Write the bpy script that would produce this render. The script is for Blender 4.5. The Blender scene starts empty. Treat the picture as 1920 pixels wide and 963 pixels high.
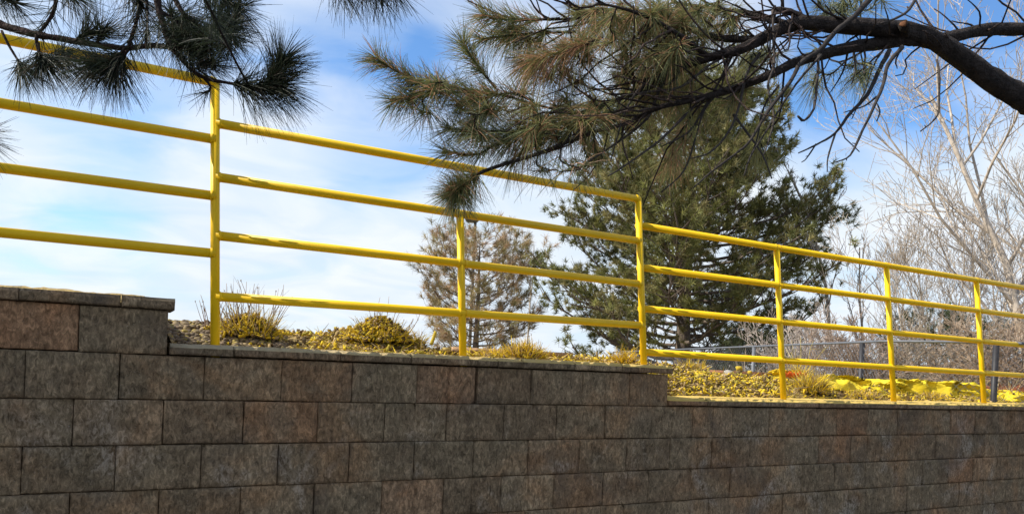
import bpy, bmesh, math, random
import numpy as np
from mathutils import Vector, Matrix, noise
random.seed(7); RNG = np.random.default_rng(7)
sc = bpy.context.scene
COL = sc.collection

# ------------------------------------------------------------------ camera frame
# world: X along the retaining wall, Y away from the camera through the wall, Z up, eye at the origin
F = 1387.0; PX, PY = 960.0, 680.0
rl = math.atan(0.045); pitch = math.radians(-0.27)
A = math.asin(0.471764)
right0 = np.array([math.cos(A), -math.sin(A), 0.0]); fwd0 = np.array([math.sin(A), math.cos(A), 0.0]); up0 = np.array([0, 0, 1.0])
cp, sp = math.cos(pitch), math.sin(pitch)
fwd = fwd0*cp + up0*sp; upp = up0*cp - fwd0*sp
camx = math.cos(rl)*right0 + math.sin(rl)*upp
camy = -math.sin(rl)*right0 + math.cos(rl)*upp
def ray(x, y): return fwd + camx*((x-PX)/F) - camy*((y-PY)/F)
def atd(x, y, D): return ray(x, y)*D                      # point at camera depth D
def aty(x, y, Y): r = ray(x, y); return r*(Y/r[1])        # point on the plane y = Y
def pt(x, y, D): return Vector(atd(x, y, D))

cd = bpy.data.cameras.new('camera'); cam = bpy.data.objects.new('camera', cd); COL.objects.link(cam)
M = Matrix(((camx[0], camy[0], -fwd[0], 0), (camx[1], camy[1], -fwd[1], 0), (camx[2], camy[2], -fwd[2], 0), (0, 0, 0, 1)))
cam.matrix_world = M
cd.sensor_width = 36; cd.lens = 36*F/1920; cd.shift_y = (PY-481.5)/1920; cd.clip_end = 3000; cd.clip_start = 0.05
sc.camera = cam

# ------------------------------------------------------------------ object helpers
def tag(o, label=None, cat=None, group=None, kind=None):
    if label: o['label'] = label
    if cat: o['category'] = cat
    if group: o['group'] = group
    if kind: o['kind'] = kind
    return o
def empty(name, loc, label, cat, group=None):
    o = bpy.data.objects.new(name, None); COL.objects.link(o); o.location = loc; o.empty_display_size = .1
    return tag(o, label, cat, group)
class QM:
    """collects quads / tris with a per-vertex tint"""
    def __init__(s): s.V = []; s.Q = []; s.T = []; s.C = []; s.n = 0
    def add(s, V, Q=None, T=None, c=(1, 1, 1)):
        V = np.asarray(V, float).reshape(-1, 3)
        s.V.append(V)
        if Q is not None and len(Q): s.Q.append(np.asarray(Q, int).reshape(-1, 4)+s.n)
        if T is not None and len(T): s.T.append(np.asarray(T, int).reshape(-1, 3)+s.n)
        c = np.asarray(c, float)
        if c.ndim == 1: c = np.tile(c[:3], (len(V), 1))
        s.C.append(c); s.n += len(V)
    def build(s, name, mat, parent=None, smooth=False):
        V = np.concatenate(s.V); C = np.concatenate(s.C)
        Q = np.concatenate(s.Q) if s.Q else np.zeros((0, 4), int)
        T = np.concatenate(s.T) if s.T else np.zeros((0, 3), int)
        loc = Vector((0, 0, 0))
        if parent is not None: loc = parent.location.copy()
        V = V-np.array(loc)
        me = bpy.data.meshes.new(name)
        me.vertices.add(len(V)); me.vertices.foreach_set('co', V.astype(np.float32).ravel())
        li = np.concatenate([Q.ravel(), T.ravel()])
        tot = np.concatenate([np.full(len(Q), 4), np.full(len(T), 3)])
        st = np.concatenate([[0], np.cumsum(tot)[:-1]])
        me.loops.add(len(li)); me.loops.foreach_set('vertex_index', li.astype(np.int32))
        me.polygons.add(len(tot)); me.polygons.foreach_set('loop_start', st.astype(np.int32)); me.polygons.foreach_set('loop_total', tot.astype(np.int32))
        if smooth: me.polygons.foreach_set('use_smooth', np.ones(len(tot), bool))
        me.update(calc_edges=True); me.validate()
        a = me.color_attributes.new('tint', 'FLOAT_COLOR', 'POINT')
        a.data.foreach_set('color', np.concatenate([C, np.ones((len(C), 1))], 1).astype(np.float32).ravel())
        me.materials.append(mat)
        o = bpy.data.objects.new(name, me); COL.objects.link(o)
        if parent is not None: o.parent = parent
        return o
def frame(d):
    d = d/np.linalg.norm(d); a = np.array([0, 0, 1.]) if abs(d[2]) < .9 else np.array([1., 0, 0])
    u = np.cross(d, a); u /= np.linalg.norm(u); return d, u, np.cross(d, u)
def tube(m, P, R, sides=6, c=(1, 1, 1), cap=True, rough=0):
    P = np.asarray(P, float); n = len(P); R = np.asarray(R, float)*np.ones(n)
    D = np.gradient(P, axis=0)
    _, u, v = frame(D[0]); V = []
    ang = np.arange(sides)*2*math.pi/sides
    for i in range(n):
        d = D[i]/(np.linalg.norm(D[i])+1e-9)
        u = u-d*(u@d); u /= (np.linalg.norm(u)+1e-9); v = np.cross(d, u)
        r = R[i]*(1+(RNG.random(sides)-.5)*rough) if rough else R[i]
        V.append(P[i]+np.outer(np.cos(ang)*r, u)+np.outer(np.sin(ang)*r, v))
    V = np.concatenate(V); Q = []
    for i in range(n-1):
        for k in range(sides):
            k2 = (k+1) % sides; Q.append((i*sides+k, i*sides+k2, (i+1)*sides+k2, (i+1)*sides+k))
    T = []
    if cap:
        V = np.concatenate([V, P[:1], P[-1:]]); a = n*sides
        for k in range(sides):
            k2 = (k+1) % sides; T.append((a, k2, k)); T.append((a+1, (n-1)*sides+k, (n-1)*sides+k2))
    m.add(V, Q, T, c)
def smooth_path(P, k=4):
    """Catmull-Rom through control points"""
    P = np.asarray(P, float); P = np.vstack([2*P[0]-P[1], P, 2*P[-1]-P[-2]]); out = []
    for i in range(1, len(P)-2):
        for j in range(k):
            t = j/k; a, b, c_, d = P[i-1:i+3]
            out.append(.5*((2*b)+(-a+c_)*t+(2*a-5*b+4*c_-d)*t*t+(-a+3*b-3*c_+d)*t**3))
    out.append(P[-2]); return np.array(out)
def rnd(n=3): return RNG.normal(size=n)
def blades(m, B, D, L, W, droop=0.0, col=(1, 1, 1), seg=2, bend=0.0):
    """flat thin needles: B bases (n,3), D unit dirs, L lengths, W widths"""
    n = len(B); 
    if n == 0: return
    S = np.cross(D, RNG.normal(size=(n, 3))); S /= (np.linalg.norm(S, axis=1, keepdims=True)+1e-9)
    bv = np.cross(D, S)*(RNG.normal(size=(n, 1))*bend)
    L = np.asarray(L)*np.ones(n); W = np.asarray(W)*np.ones(n)
    V = np.zeros((n, (seg+1)*2, 3))
    for j in range(seg+1):
        t = j/seg; c = B+D*(L*t)[:, None]+bv*(L*t*t)[:, None]; c[:, 2] -= droop*L*t*t
        w = (W*(1-.75*t))[:, None]*.5
        V[:, 2*j] = c-S*w; V[:, 2*j+1] = c+S*w
    q = np.array([(2*j, 2*j+1, 2*j+3, 2*j+2) for j in range(seg)])
    Q = (q[None]+(np.arange(n)*(seg+1)*2)[:, None, None]).reshape(-1, 4)
    col = np.asarray(col, float)
    C = np.tile(col, (n, 1)) if col.ndim == 1 else col
    C = np.repeat(C, (seg+1)*2, axis=0)
    m.add(V.reshape(-1, 3), Q, None, C)
def box(m, lo, hi, c=(1, 1, 1), R=None, o=None):
    x0, y0, z0 = lo; x1, y1, z1 = hi
    V = np.array([(x0,y0,z0),(x1,y0,z0),(x1,y1,z0),(x0,y1,z0),(x0,y0,z1),(x1,y0,z1),(x1,y1,z1),(x0,y1,z1)], float)
    if R is not None: V = V@R.T
    if o is not None: V = V+np.asarray(o)
    m.add(V, [(0,3,2,1),(4,5,6,7),(0,1,5,4),(1,2,6,5),(2,3,7,6),(3,0,4,7)], None, c)
def rotm(a=None):
    q = RNG.normal(size=4); q /= np.linalg.norm(q); w, x, y, z = q
    return np.array([[1-2*(y*y+z*z), 2*(x*y-z*w), 2*(x*z+y*w)], [2*(x*y+z*w), 1-2*(x*x+z*z), 2*(y*z-x*w)], [2*(x*z-y*w), 2*(y*z+x*w), 1-2*(x*x+y*y)]])
ico_me = bmesh.new(); bmesh.ops.create_icosphere(ico_me, subdivisions=2, radius=1)
ICO_V = np.array([v.co[:] for v in ico_me.verts]); ICO_T = np.array([[v.index for v in f.verts] for f in ico_me.faces]); ico_me.free()
def stone(m, c, r, sq=(1, 1, .7), col=(1, 1, 1), k=.28):
    R = rotm(); V = ICO_V.copy()
    for _ in range(5):                                     # facet by planes
        n = rnd(); n /= np.linalg.norm(n); d = V@n; cut = .62+.25*RNG.random(); V = V-np.outer(np.maximum(d-cut, 0), n)
    V = V@R.T*np.array(sq)*r*(1+k*(RNG.random()-.5)); m.add(V+np.asarray(c), None, ICO_T, col)

# ------------------------------------------------------------------ materials
def newmat(name):
    m = bpy.data.materials.new(name); m.use_nodes = True; nt = m.node_tree; b = nt.nodes['Principled BSDF']; return m, nt, b
def nd(nt, t, **kw):
    n = nt.nodes.new(t)
    for k, v in kw.items():
        if k in n.inputs: n.inputs[k].default_value = v
        else: setattr(n, k, v)
    return n
def noise_n(nt, vec, scale, detail=4, rough=.55, dist=0):
    n = nd(nt, 'ShaderNodeTexNoise'); n.inputs['Scale'].default_value = scale; n.inputs['Detail'].default_value = detail
    n.inputs['Roughness'].default_value = rough; n.inputs['Distortion'].default_value = dist; nt.links.new(vec, n.inputs['Vector']); return n.outputs['Fac']
def ramp(nt, fac, stops):
    r = nd(nt, 'ShaderNodeValToRGB'); nt.links.new(fac, r.inputs['Fac']); e = r.color_ramp.elements
    while len(e) < len(stops): e.new(.5)
    for el, (p, c) in zip(e, stops):
        el.position = p; el.color = (c, c, c, 1) if isinstance(c, (int, float)) else (*c, 1)
    return r.outputs['Color']
def mix(nt, fac, a, b, mode='MIX'):
    n = nd(nt, 'ShaderNodeMix'); n.data_type = 'RGBA'; n.blend_type = mode
    for v, i in ((fac, 0), (a, 6), (b, 7)):
        if hasattr(v, 'node'): nt.links.new(v, n.inputs[i])
        else: n.inputs[i].default_value = v if isinstance(v, (int, float)) else (*v, 1)
    return n.outputs[2]
def math_n(nt, op, a, b=None, clamp=False):
    n = nd(nt, 'ShaderNodeMath'); n.operation = op; n.use_clamp = clamp
    for v, i in ((a, 0), (b, 1)):
        if v is None: continue
        if hasattr(v, 'node'): nt.links.new(v, n.inputs[i])
        else: n.inputs[i].default_value = v
    return n.outputs[0]
def bump(nt, b, h, strength=.5, dist=.01):
    n = nd(nt, 'ShaderNodeBump'); n.inputs['Strength'].default_value = strength; n.inputs['Distance'].default_value = dist
    nt.links.new(h, n.inputs['Height']); nt.links.new(n.outputs[0], b.inputs['Normal'])
def geo_pos(nt): return nd(nt, 'ShaderNodeNewGeometry').outputs['Position']
def tintcol(nt):
    n = nd(nt, 'ShaderNodeVertexColor'); n.layer_name = 'tint'; return n.outputs['Color']
def simple(name, base, rough=.8, nscale=20, var=.35, bs=.4, bd=.004, tint=True, spec=.3, transl=0):
    m, nt, b = newmat(name); p = geo_pos(nt)
    f = noise_n(nt, p, nscale, 5)
    dark = tuple(c*(1-var) for c in base); lite = tuple(min(1, c*(1+var)) for c in base)
    c = ramp(nt, f, [(.3, dark), (.7, lite)])
    if tint: c = mix(nt, 1.0, c, tintcol(nt), 'MULTIPLY')
    nt.links.new(c, b.inputs['Base Color']); b.inputs['Roughness'].default_value = rough; b.inputs['Specular IOR Level'].default_value = spec
    if bs: bump(nt, b, noise_n(nt, p, nscale*3, 4), bs, bd)
    if transl:
        t = nd(nt, 'ShaderNodeBsdfTranslucent'); nt.links.new(c, t.inputs['Color']); mx = nd(nt, 'ShaderNodeMixShader'); mx.inputs[0].default_value = transl
        nt.links.new(b.outputs[0], mx.inputs[1]); nt.links.new(t.outputs[0], mx.inputs[2]); nt.links.new(mx.outputs[0], nt.nodes['Material Output'].inputs['Surface'])
    return m

def mat_block(overspray):
    m, nt, b = newmat('split_face_concrete'+('_cap' if overspray else '')); p = geo_pos(nt); t = tintcol(nt)
    gm = nd(nt, 'ShaderNodeMapping'); gm.inputs['Rotation'].default_value = (0, .7, 0); gm.inputs['Scale'].default_value = (1, 1, .5); nt.links.new(p, gm.inputs[0]); fine = noise_n(nt, gm.outputs[0], 62, 6, .72, .9); mid = noise_n(nt, p, 14, 5, .6, .3); big = noise_n(nt, p, 3.2, 5, .6, .8)
    c = mix(nt, 1.0, (.225, .168, .110), ramp(nt, fine, [(.32, .36), (.5, .95), (.68, 1.85)]), 'MULTIPLY')
    c = mix(nt, 1.0, c, ramp(nt, mid, [(.3, (.68, .65, .63)), (.65, (1.20, 1.18, 1.15))]), 'MULTIPLY')
    c = mix(nt, 1.0, c, t, 'MULTIPLY')
    rd = nd(nt, 'ShaderNodeVectorMath', operation='ADD'); nt.links.new(p, rd.inputs[0]); rd.inputs[1].default_value = (3.7, 1.2, 21.7)
    rn = noise_n(nt, rd.outputs[0], 2.4, 4, .6, .5)
    c = mix(nt, 1.0, c, ramp(nt, rn, [(.36, (.84, .88, .90)), (.5, (1, 1, 1)), (.62, (1.14, 1.0, .90))]), 'MULTIPLY')
    # dark damp stains and pale efflorescence
    c = mix(nt, math_n(nt, 'MULTIPLY', ramp(nt, big, [(.52, 0), (.7, 1)]), ramp(nt, mid, [(.35, .2), (.65, .7)])), c, (.075, .058, .048))
    off = nd(nt, 'ShaderNodeVectorMath', operation='ADD'); nt.links.new(p, off.inputs[0]); off.inputs[1].default_value = (13.1, 4.2, 7.7)
    ef = noise_n(nt, off.outputs[0], 2.1, 6, .65, 1.2)
    sx = nd(nt, 'ShaderNodeSeparateXYZ'); nt.links.new(p, sx.inputs[0])
    low = nd(nt, 'ShaderNodeMapRange'); nt.links.new(sx.outputs['Z'], low.inputs[0]); low.inputs[1].default_value = -.1; low.inputs[2].default_value = -.6; low.inputs[3].default_value = .1; low.inputs[4].default_value = 1
    em = math_n(nt, 'MULTIPLY', math_n(nt, 'MULTIPLY', ramp(nt, ef, [(.54, 0), (.70, 1)]), ramp(nt, fine, [(.42, 0), (.62, 1)])), low.outputs[0])
    c = mix(nt, math_n(nt, 'MULTIPLY', em, .75), c, (.44, .40, .35))
    spk = noise_n(nt, p, 230, 2, .5)
    c = mix(nt, ramp(nt, spk, [(.70, 0), (.76, .6)]), c, (.5, .47, .43))
    if overspray:      # dust and yellow paint overspray that settled on the upward faces
        g = nd(nt, 'ShaderNodeNewGeometry'); s2 = nd(nt, 'ShaderNodeSeparateXYZ'); nt.links.new(g.outputs['Normal'], s2.inputs[0])
        upf = ramp(nt, s2.outputs['Z'], [(.22, 0), (.5, 1)])
        r = nd(nt, 'ShaderNodeMapRange'); nt.links.new(sx.outputs['X'], r.inputs[0]); r.inputs[1].default_value = .3; r.inputs[2].default_value = 3.2
        yc = mix(nt, r.outputs[0], (.46, .38, .25), (.72, .5, .12))
        yc = mix(nt, ramp(nt, mid, [(.3, 0), (.7, .35)]), yc, (.4, .33, .2))
        lf = nd(nt, 'ShaderNodeMapRange'); nt.links.new(sx.outputs['X'], lf.inputs[0]); lf.inputs[1].default_value = .15; lf.inputs[2].default_value = .3
        c = mix(nt, math_n(nt, 'MULTIPLY', upf, math_n(nt, 'MULTIPLY', lf.outputs[0], .92)), c, yc)
    nt.links.new(c, b.inputs['Base Color']); b.inputs['Roughness'].default_value = .95; b.inputs['Specular IOR Level'].default_value = .15
    h = math_n(nt, 'ADD', math_n(nt, 'MULTIPLY', fine, .7), math_n(nt, 'MULTIPLY', mid, .6))
    bump(nt, b, h, 1.0, .013)
    return m
M_block = mat_block(False); M_cap = mat_block(True)

def mat_paint():
    m, nt, b = newmat('yellow_enamel_paint'); p = geo_pos(nt)
    c = ramp(nt, noise_n(nt, p, 9, 4, .6), [(.3, (.84, .51, .005)), (.7, (.90, .565, .007))])
    c = mix(nt, ramp(nt, noise_n(nt, p, 55, 4, .7), [(.64, 0), (.72, .45)]), c, (.45, .27, .02))
    nt.links.new(c, b.inputs['Base Color']); b.inputs['Roughness'].default_value = .45; b.inputs['Specular IOR Level'].default_value = .28
    bump(nt, b, noise_n(nt, p, 60, 3), .12, .003); return m
M_paint = mat_paint()
M_bark = simple('dark_pine_bark', (.028, .021, .018), .95, 25, .6, 1.0, .02)
M_twig = simple('dead_twig_bark', (.045, .037, .033), .95, 40, .4, .5, .004)
M_needle = simple('pine_needles', (1, 1, 1), .55, 8, .12, 0, 0, spec=.35, transl=.35)
M_farneedle = simple('pine_foliage', (1, 1, 1), .6, 3, .25, 0, 0, spec=.25, transl=.3)
M_trunk = simple('grey_brown_bark', (.14, .11, .09), .95, 14, .5, .8, .02)
M_bare = simple('pale_bare_bark', (.45, .385, .32), .9, 10, .35, .2, .01)
M_grass = simple('dry_grass', (1, 1, 1), .8, 15, .25, 0, 0, transl=.25)
M_debris = simple('mulch_debris', (1, 1, 1), .9, 50, .3, .4, .004)
M_soil = simple('oversprayed_soil', (.36, .26, .10), .95, 18, .55, 1, .02)
M_stone = simple('gravel_stone', (1, 1, 1), .9, 45, .3, .5, .004)
M_tarp = simple('yellow_sprayed_sheet', (.70, .54, .02), .6, 9, .35, .25, .006, spec=.4)
M_orange = simple('orange_plastic', (.9, .16, .02), .5, 30, .15, .2, .002)
M_galv = simple('galvanised_steel', (.11, .12, .14), .6, 20, .2, .1, .002, spec=.6)
M_black = simple('black_coated_steel', (.03, .03, .035), .5, 20, .2, .1, .002)
M_lamp = simple('bronze_lamp_metal', (.10, .095, .09), .5, 8, .15, .05, .002)
M_ground = simple('dry_grass_ground', (.22, .18, .10), .95, 2.5, .4, .6, .03, tint=False)
M_asph = simple('asphalt', (.055, .054, .052), .9, 40, .4, .5, .006, tint=False)
M_wood = simple('weathered_board', (.42, .30, .2), .85, 30, .35, .4, .004)

# ------------------------------------------------------------------ retaining wall
WY = 3.69; BH = .2032; BW = .3485
wall = empty('retaining_wall', (3, WY, -1.66), 'brown split-face concrete block retaining wall stepping down to the right', 'retaining wall')
def fbm(x, y, z): return noise.fractal(Vector((x, y, z)), 1.0, 2.1, 5)
def block(m, x0, x1, z0, z1, y0, depth=.3, c=(1, 1, 1), nx=18, nz=11, amp=.0075, ch=.005, seed=0, top_round=0, xc=None):
    """one rough split-face unit; front face towards -Y"""
    u = np.linspace(0, 1, nx+1); v = np.linspace(0, 1, nz+1)
    def ease(t, w):       # concentrate samples near the arrises
        return t
    rc = random.Random(int(seed*1000)); chips = [(rc.choice((x0, x1)), rc.choice((z0, z1)), .012+.028*rc.random(), .006+.012*rc.random()) for _ in range(2)] if rc.random() < .65 else []
    V = []; ex = ch/(x1-x0); ez = ch/(z1-z0)
    u = np.concatenate([[0], np.linspace(ex, 1-ex, nx-1), [1]]); v = np.concatenate([[0], np.linspace(ez, 1-ez, nz-1), [1]])
    for j, b in enumerate(v):
        for i, a in enumerate(u):
            x = x0+(x1-x0)*a; z = z0+(z1-z0)*b
            e = (i in (0, nx)) or (j in (0, nz))
            n1 = fbm(x*7+seed, z*7, seed*.37)
            n2 = fbm(x*30, z*30+seed, seed)
            y = y0-amp*(1.0*n1+.55*n2)
            for cx_, cz_, cr_, cdp in chips: y += cdp*max(0, 1-math.hypot(x-cx_, z-cz_)/cr_)*(1+.6*n2)
            if e:
                y = y0+ch*(.9+.9*max(0, n2))
                x += (n2*.0016) if i in (0, nx) else 0
                z += (n2*.0016) if j in (0, nz) else 0
            if top_round and j >= nz-1:
                y += top_round*(.5 if j == nz-1 else 1.0)*(1+.9*max(-.6, n2)); z -= (top_round*.42 if j == nz-1 else 0)+top_round*.25*max(0, n1+n2)
            V.append((x, y, z))
    W = nx+1; Q = [(j*W+i, j*W+i+1, (j+1)*W+i+1, (j+1)*W+i) for j in range(nz) for i in range(nx)]
    # perimeter to the back
    per = [i for i in range(W)]+[j*W+nx for j in range(1, nz+1)]+[nz*W+i for i in range(nx-1, -1, -1)]+[j*W for j in range(nz-1, 0, -1)]
    base = len(V)
    for k in per: V.append((V[k][0], y0+depth, V[k][2]))
    L = len(per)
    for k in range(L): k2 = (k+1) % L; Q.append((per[k2], per[k], base+k, base+k2))
    V = np.array(V); V2 = V[base:]; m.add(V, Q, None, c)
facing = QM(); 
def tone(s, k, i):
    r = random.Random(i*131+k*17)
    v = .86+.26*r.random(); red = r.random()
    if red > .93: return (v*1.10, v*.96, v*.88)
    if red > .72: return (v*1.05, v*.99, v*.93)
    return (v*1.02, v, v*.95)
special = {('0', 0): (1.35, .86, .68)}
def step_tops(x): return x
# course k spans z from ztop-BH to ztop ; course 0 top = +.152 (only left of .2)
for k in range(0, 9):
    zt = .152-BH*k; zb = zt-BH
    xs = (.203 if k == 0 else 3.104+.006 if k == 1 else 12.6)
    off = 0 if k % 2 == 0 else BW/2
    # joints: even courses include x=.203-.349*n ; odd courses include .008+...
    x = (.203 if k % 2 == 0 else .008+BW*0)
    if k % 2 == 0 and k > 0: x = .188
    js = []
    j0 = x
    while j0 > -6.2: j0 -= BW
    while j0 < xs+.01: js.append(j0); j0 += BW+(.0004 if k else 0)
    if k < 2:
        js = [j for j in js if j < xs-.12]+[xs]
    for i, (a, b) in enumerate(zip(js, js[1:])):
        r = random.Random(k*1000+i)
        vis = -1.2 < a < 7.6 and k < 7
        g0 = .0007+.0030*r.random()**2; g1 = .0007+.0030*r.random()**2
        if k == 1 and abs(b-1.747) < .03: g1 = .009
        if k == 1 and abs(a-1.747) < .03: g0 = .010
        if k == 3 and abs(a-3.49) < .15: g0 = .006
        c = tone(a, k, i)
        if k == 0 and a < -.1 and b < .1 and b > -.3: c = (1.35, 1.05, .90)
        if k == 1 and abs(a-1.404) < .05: c = (1.12, .96, .88)
        if k == 2 and abs(a-.54) < .06: c = (1.1, .98, .90)
        if a > 1.2 and r.random() < .38 and vis:               # faint false joint scored down the middle of a unit
            xm = (a+b)/2+(r.random()-.5)*.02; f_ = .86+.28*r.random(); yo = WY+(r.random()-.5)*.010; z_a, z_b = zb+.0010+.002*r.random(), zt-.0010-.001*r.random()
            block(facing, a+g0, xm-.0004, z_a, z_b, yo, c=c, nx=11, nz=11, seed=r.random()*40, ch=.0035)
            block(facing, xm+.0004, b-g1, z_a, z_b, yo+.0015, c=tuple(q*f_ for q in c), nx=11, nz=11, seed=r.random()*40, ch=.0035); continue
        block(facing, a+g0, b-g1, zb+.0010+.0035*r.random()**2, zt-.0010-.002*r.random()**2, WY+(r.random()-.5)*.012, c=c, nx=18 if vis else 6, nz=11 if vis else 4, seed=r.random()*40)
box(facing, (-6.2, WY+.31, -1.7), (.15, WY+.36, .13), (.3, .3, .3))
box(facing, (.15, WY+.312, -1.7), (3.05, WY+.362, -.07), (.3, .3, .3))
box(facing, (3.05, WY+.314, -1.7), (12.6, WY+.364, -.28), (.3, .3, .3))
facing.build('block_facing', M_block, wall)
# copings, three runs
def coping(js, z0, z1, x_over=0, end_round=False, sd=0, lite=(), tr=.009):
    m = QM()
    for i, (a, b) in enumerate(zip(js, js[1:])):
        r = random.Random(sd*77+i); c = tone(a, 20+sd, i); 
        if i in lite: c = tuple(q*1.45 for q in c)
        g = .0016
        block(m, a+g, b-g, z0+.003*r.random(), z1-.004*r.random(), WY-.018+(r.random()-.5)*.008, depth=.325, c=c, nx=max(8, int((b-a)*55)), nz=7, amp=.005, ch=.006, seed=sd*9+i*3.3, top_round=tr)
    return m.build('coping', M_cap, wall)
coping([-6.2, -5.4, -4.6, -3.8, -2.9, -2.1, -1.2, -.365, .01, .228], .153, .209, sd=1)
coping([.212, .486, .994, 1.368, 1.709, 1.883, 2.04, 2.391, 2.737, 3.135], -.047, .009, sd=2, lite=(7,), tr=.030)
coping([3.112, 3.442, 3.808, 4.168, 4.509, 4.87, 5.532, 6.227, 6.716, 7.3, 7.9, 8.6, 9.3, 10.1, 11, 11.8, 12.6], -.250, -.196, sd=3, lite=(3, 6), tr=.030)

# ------------------------------------------------------------------ yellow railing
rail_root = empty('pipe_railing', (3, WY+.13, 0), 'bright yellow welded pipe railing stepping down along the block wall', 'railing')
PR = .0215
PYo = WY+.13
def lean(s, z, z0): return np.array([s-.030*(z-z0), PYo+.0895*(z-z0), z])
def pipe(name, a, b, r=PR, sides=28):
    m = QM(); tube(m, [a, b], [r, r], sides); o = m.build(name, M_paint, rail_root, True)
    o.data.polygons.foreach_set('use_smooth', [len(p.vertices) == 4 for p in o.data.polygons]); return o
posts = [(-3.40, .2, 1.50), (-2.13, .2, 1.296), (-.865, .2, 1.296), (.418, .0, 1.294), (1.728, 0, .814), (3.012, 0, 1.087), (4.302, -.2, .903), (5.565, -.2, .893), (6.825, -.2, .888), (8.09, -.2, .885), (9.35, -.2, .882), (10.6, -.2, .88)]
for s, zb, zt in posts: pipe('post', lean(s, zb-.12, zb), lean(s, zt, zb))
def rl_run(s0, z0, s1, z1, zb, nm='rail'):
    a = lean(s0, z0, zb); b = lean(s1, z1, zb); m = QM(); L_ = np.linalg.norm(b-a); ax = (b-a)/L_
    tube(m, [a, b], [.0228, .0228], 28)
    for ps, _, _ in posts:                                  # weld collars either side of each post
        t = (ps-s0)/(s1-s0)
        if -.01 < t < 1.01:
            for sg in (-1, 1):
                if (t < .01 and sg < 0) or (t > .99 and sg > 0): continue
                c_ = a+(b-a)*t+ax*sg*.0205; tube(m, [c_-ax*sg*.004, c_, c_+ax*sg*.003, c_+ax*sg*.006], [.0262, .0258, .0246, .0228], 20, rough=.05, cap=False)
    o = m.build(nm, M_paint, rail_root, True); o.data.polygons.foreach_set('use_smooth', [len(p.vertices) == 4 for p in o.data.polygons]); return o
for z0, z1 in ((1.300, 1.294), (1.010, 1.009), (.722, .729), (.443, .448)): rl_run(-2.13, z0, .418, z1, .08)
for z0, z1 in ((1.092, 1.087), (.825, .810), (.537, .528), (.240, .259)): rl_run(.418, z0, 3.012, z1, .02)
for z0, z1 in ((.917, .880), (.639, .61), (.370, .335), (.087, .05)): rl_run(3.012, z0, 10.6, z1, -.17)
# small domed end caps where posts or rails stop short
for s, zb, zt in posts[3:6]:
    m = QM(); p = lean(s, zt, zb)
    m.add(ICO_V*PR*1.02+p, None, ICO_T); m.build('end_cap', M_paint, rail_root, True)

# ------------------------------------------------------------------ ground sheets
def sheet(name, mat, xs, ys, fz, kind='structure'):
    m = QM(); X, Y = np.meshgrid(xs, ys); Z = np.array([[fz(x, y) for x in xs] for y in ys])
    V = np.stack([X, Y, Z], -1).reshape(-1, 3); W = len(xs)
    Q = [(j*W+i, j*W+i+1, (j+1)*W+i+1, (j+1)*W+i) for j in range(len(ys)-1) for i in range(W-1)]
    m.add(V, Q); o = m.build(name, mat, None, True); o['kind'] = kind; return o
g = sheet('ground', M_asph, [-900, -60, -10, 0, 10, 30, 900], [-900, -60, -5, 3.8], lambda x, y: -1.66)
def lerp_tab(x, T):
    if x <= T[0][0]: return T[0][1]
    for (a, va), (b, vb) in zip(T, T[1:]):
        if x <= b: t = (x-a)/(b-a); t = t*t*(3-2*t); return va+(vb-va)*t
    return T[-1][1]
CREST = [(-6, .26), (.12, .25), (.22, .105), (.55, .12), (.85, .09), (1.0, .075), (1.3, .12), (1.55, .07), (1.75, .015), (2.6, .01), (3.0, .02), (3.2, .0), (3.6, -.005), (4.3, -.07), (5.6, -.09), (6.6, -.15), (8, -.18), (13, -.2)]
CAPZ = [(-6, .185), (.18, .185), (.23, -.008), (3.09, -.008), (3.15, -.215), (13, -.215)]
def bedz(x, y):
    c = lerp_tab(x, CREST); z0 = lerp_tab(x, CAPZ)
    if y < 3.995: z = z0
    elif y < 4.45: t = (y-3.995)/.455; z = z0+(c-z0)*math.sin(t*math.pi/2)
    elif y < 4.8: z = c
    elif y < 8: t = (y-4.8)/3.2; t = t*t*(3-2*t); z = c+(-.85-c)*t
    else: z = -.85
    n = fbm(x*5, y*5, 0)*.012+fbm(x*20, y*20, 3)*.006 if y > 3.98 else 0
    return z+n
xs = np.concatenate([np.arange(-6.2, -.6, .2), np.arange(-.6, 8, .03), np.arange(8, 12.8, .2)]); ys = np.concatenate([[3.93], np.arange(3.995, 4.9, .03), np.arange(4.95, 8.3, .2)])
sheet('soil', M_soil, xs, ys, bedz)
def farz(x, y):
    r = math.hypot(x, y); return -.88+.15*fbm(x*.05, y*.05, 1)-.0008*max(0, r-20)
gx = np.concatenate([[-900, -300, -120], np.arange(-60, 100, 5), [140, 300, 900]]); gy = np.concatenate([[3.97, 5, 7.6, 8], np.arange(10, 80, 5), [120, 250, 500, 900]])
sheet('hillside', M_ground, gx, gy, lambda x, y: -1.64 if (x < -6.3 or x > 12.7) and y < 5.5 else farz(x, y) if y > 4.2 else -1.64)

# ------------------------------------------------------------------ loose cover on the planting bed
YEL = np.array([.74, .52, .03]); TAN = np.array([.46, .33, .15]); DRK = np.array([.13, .085, .04]); OLV = np.array([.44, .36, .05])
def pick(opts, w): return opts[RNG.choice(len(opts), p=np.array(w)/sum(w))]*(.75+.5*RNG.random())
YEL2 = YEL
grav = QM()
for _ in range(1500):
    x = .2+RNG.random()**1.3*.62; y = 4.0+RNG.random()*.5
    if x > .75 and RNG.random() < .5: continue
    z = bedz(x, y); r = .007+.012*RNG.random()**1.6
    if x < .45 and y > 4.2: z += .012*RNG.random()
    stone(grav, (x, y, z+r*.35), r, (1, 1, .75), pick([np.array([.20, .15, .10]), np.array([.30, .23, .13]), np.array([.36, .28, .09])], [4, 2, 1]))
tag(grav.build('gravel', M_stone), 'heap of brown gravel between the upper wall step and the tall post', 'gravel', kind='stuff')
deb = QM()
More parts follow.
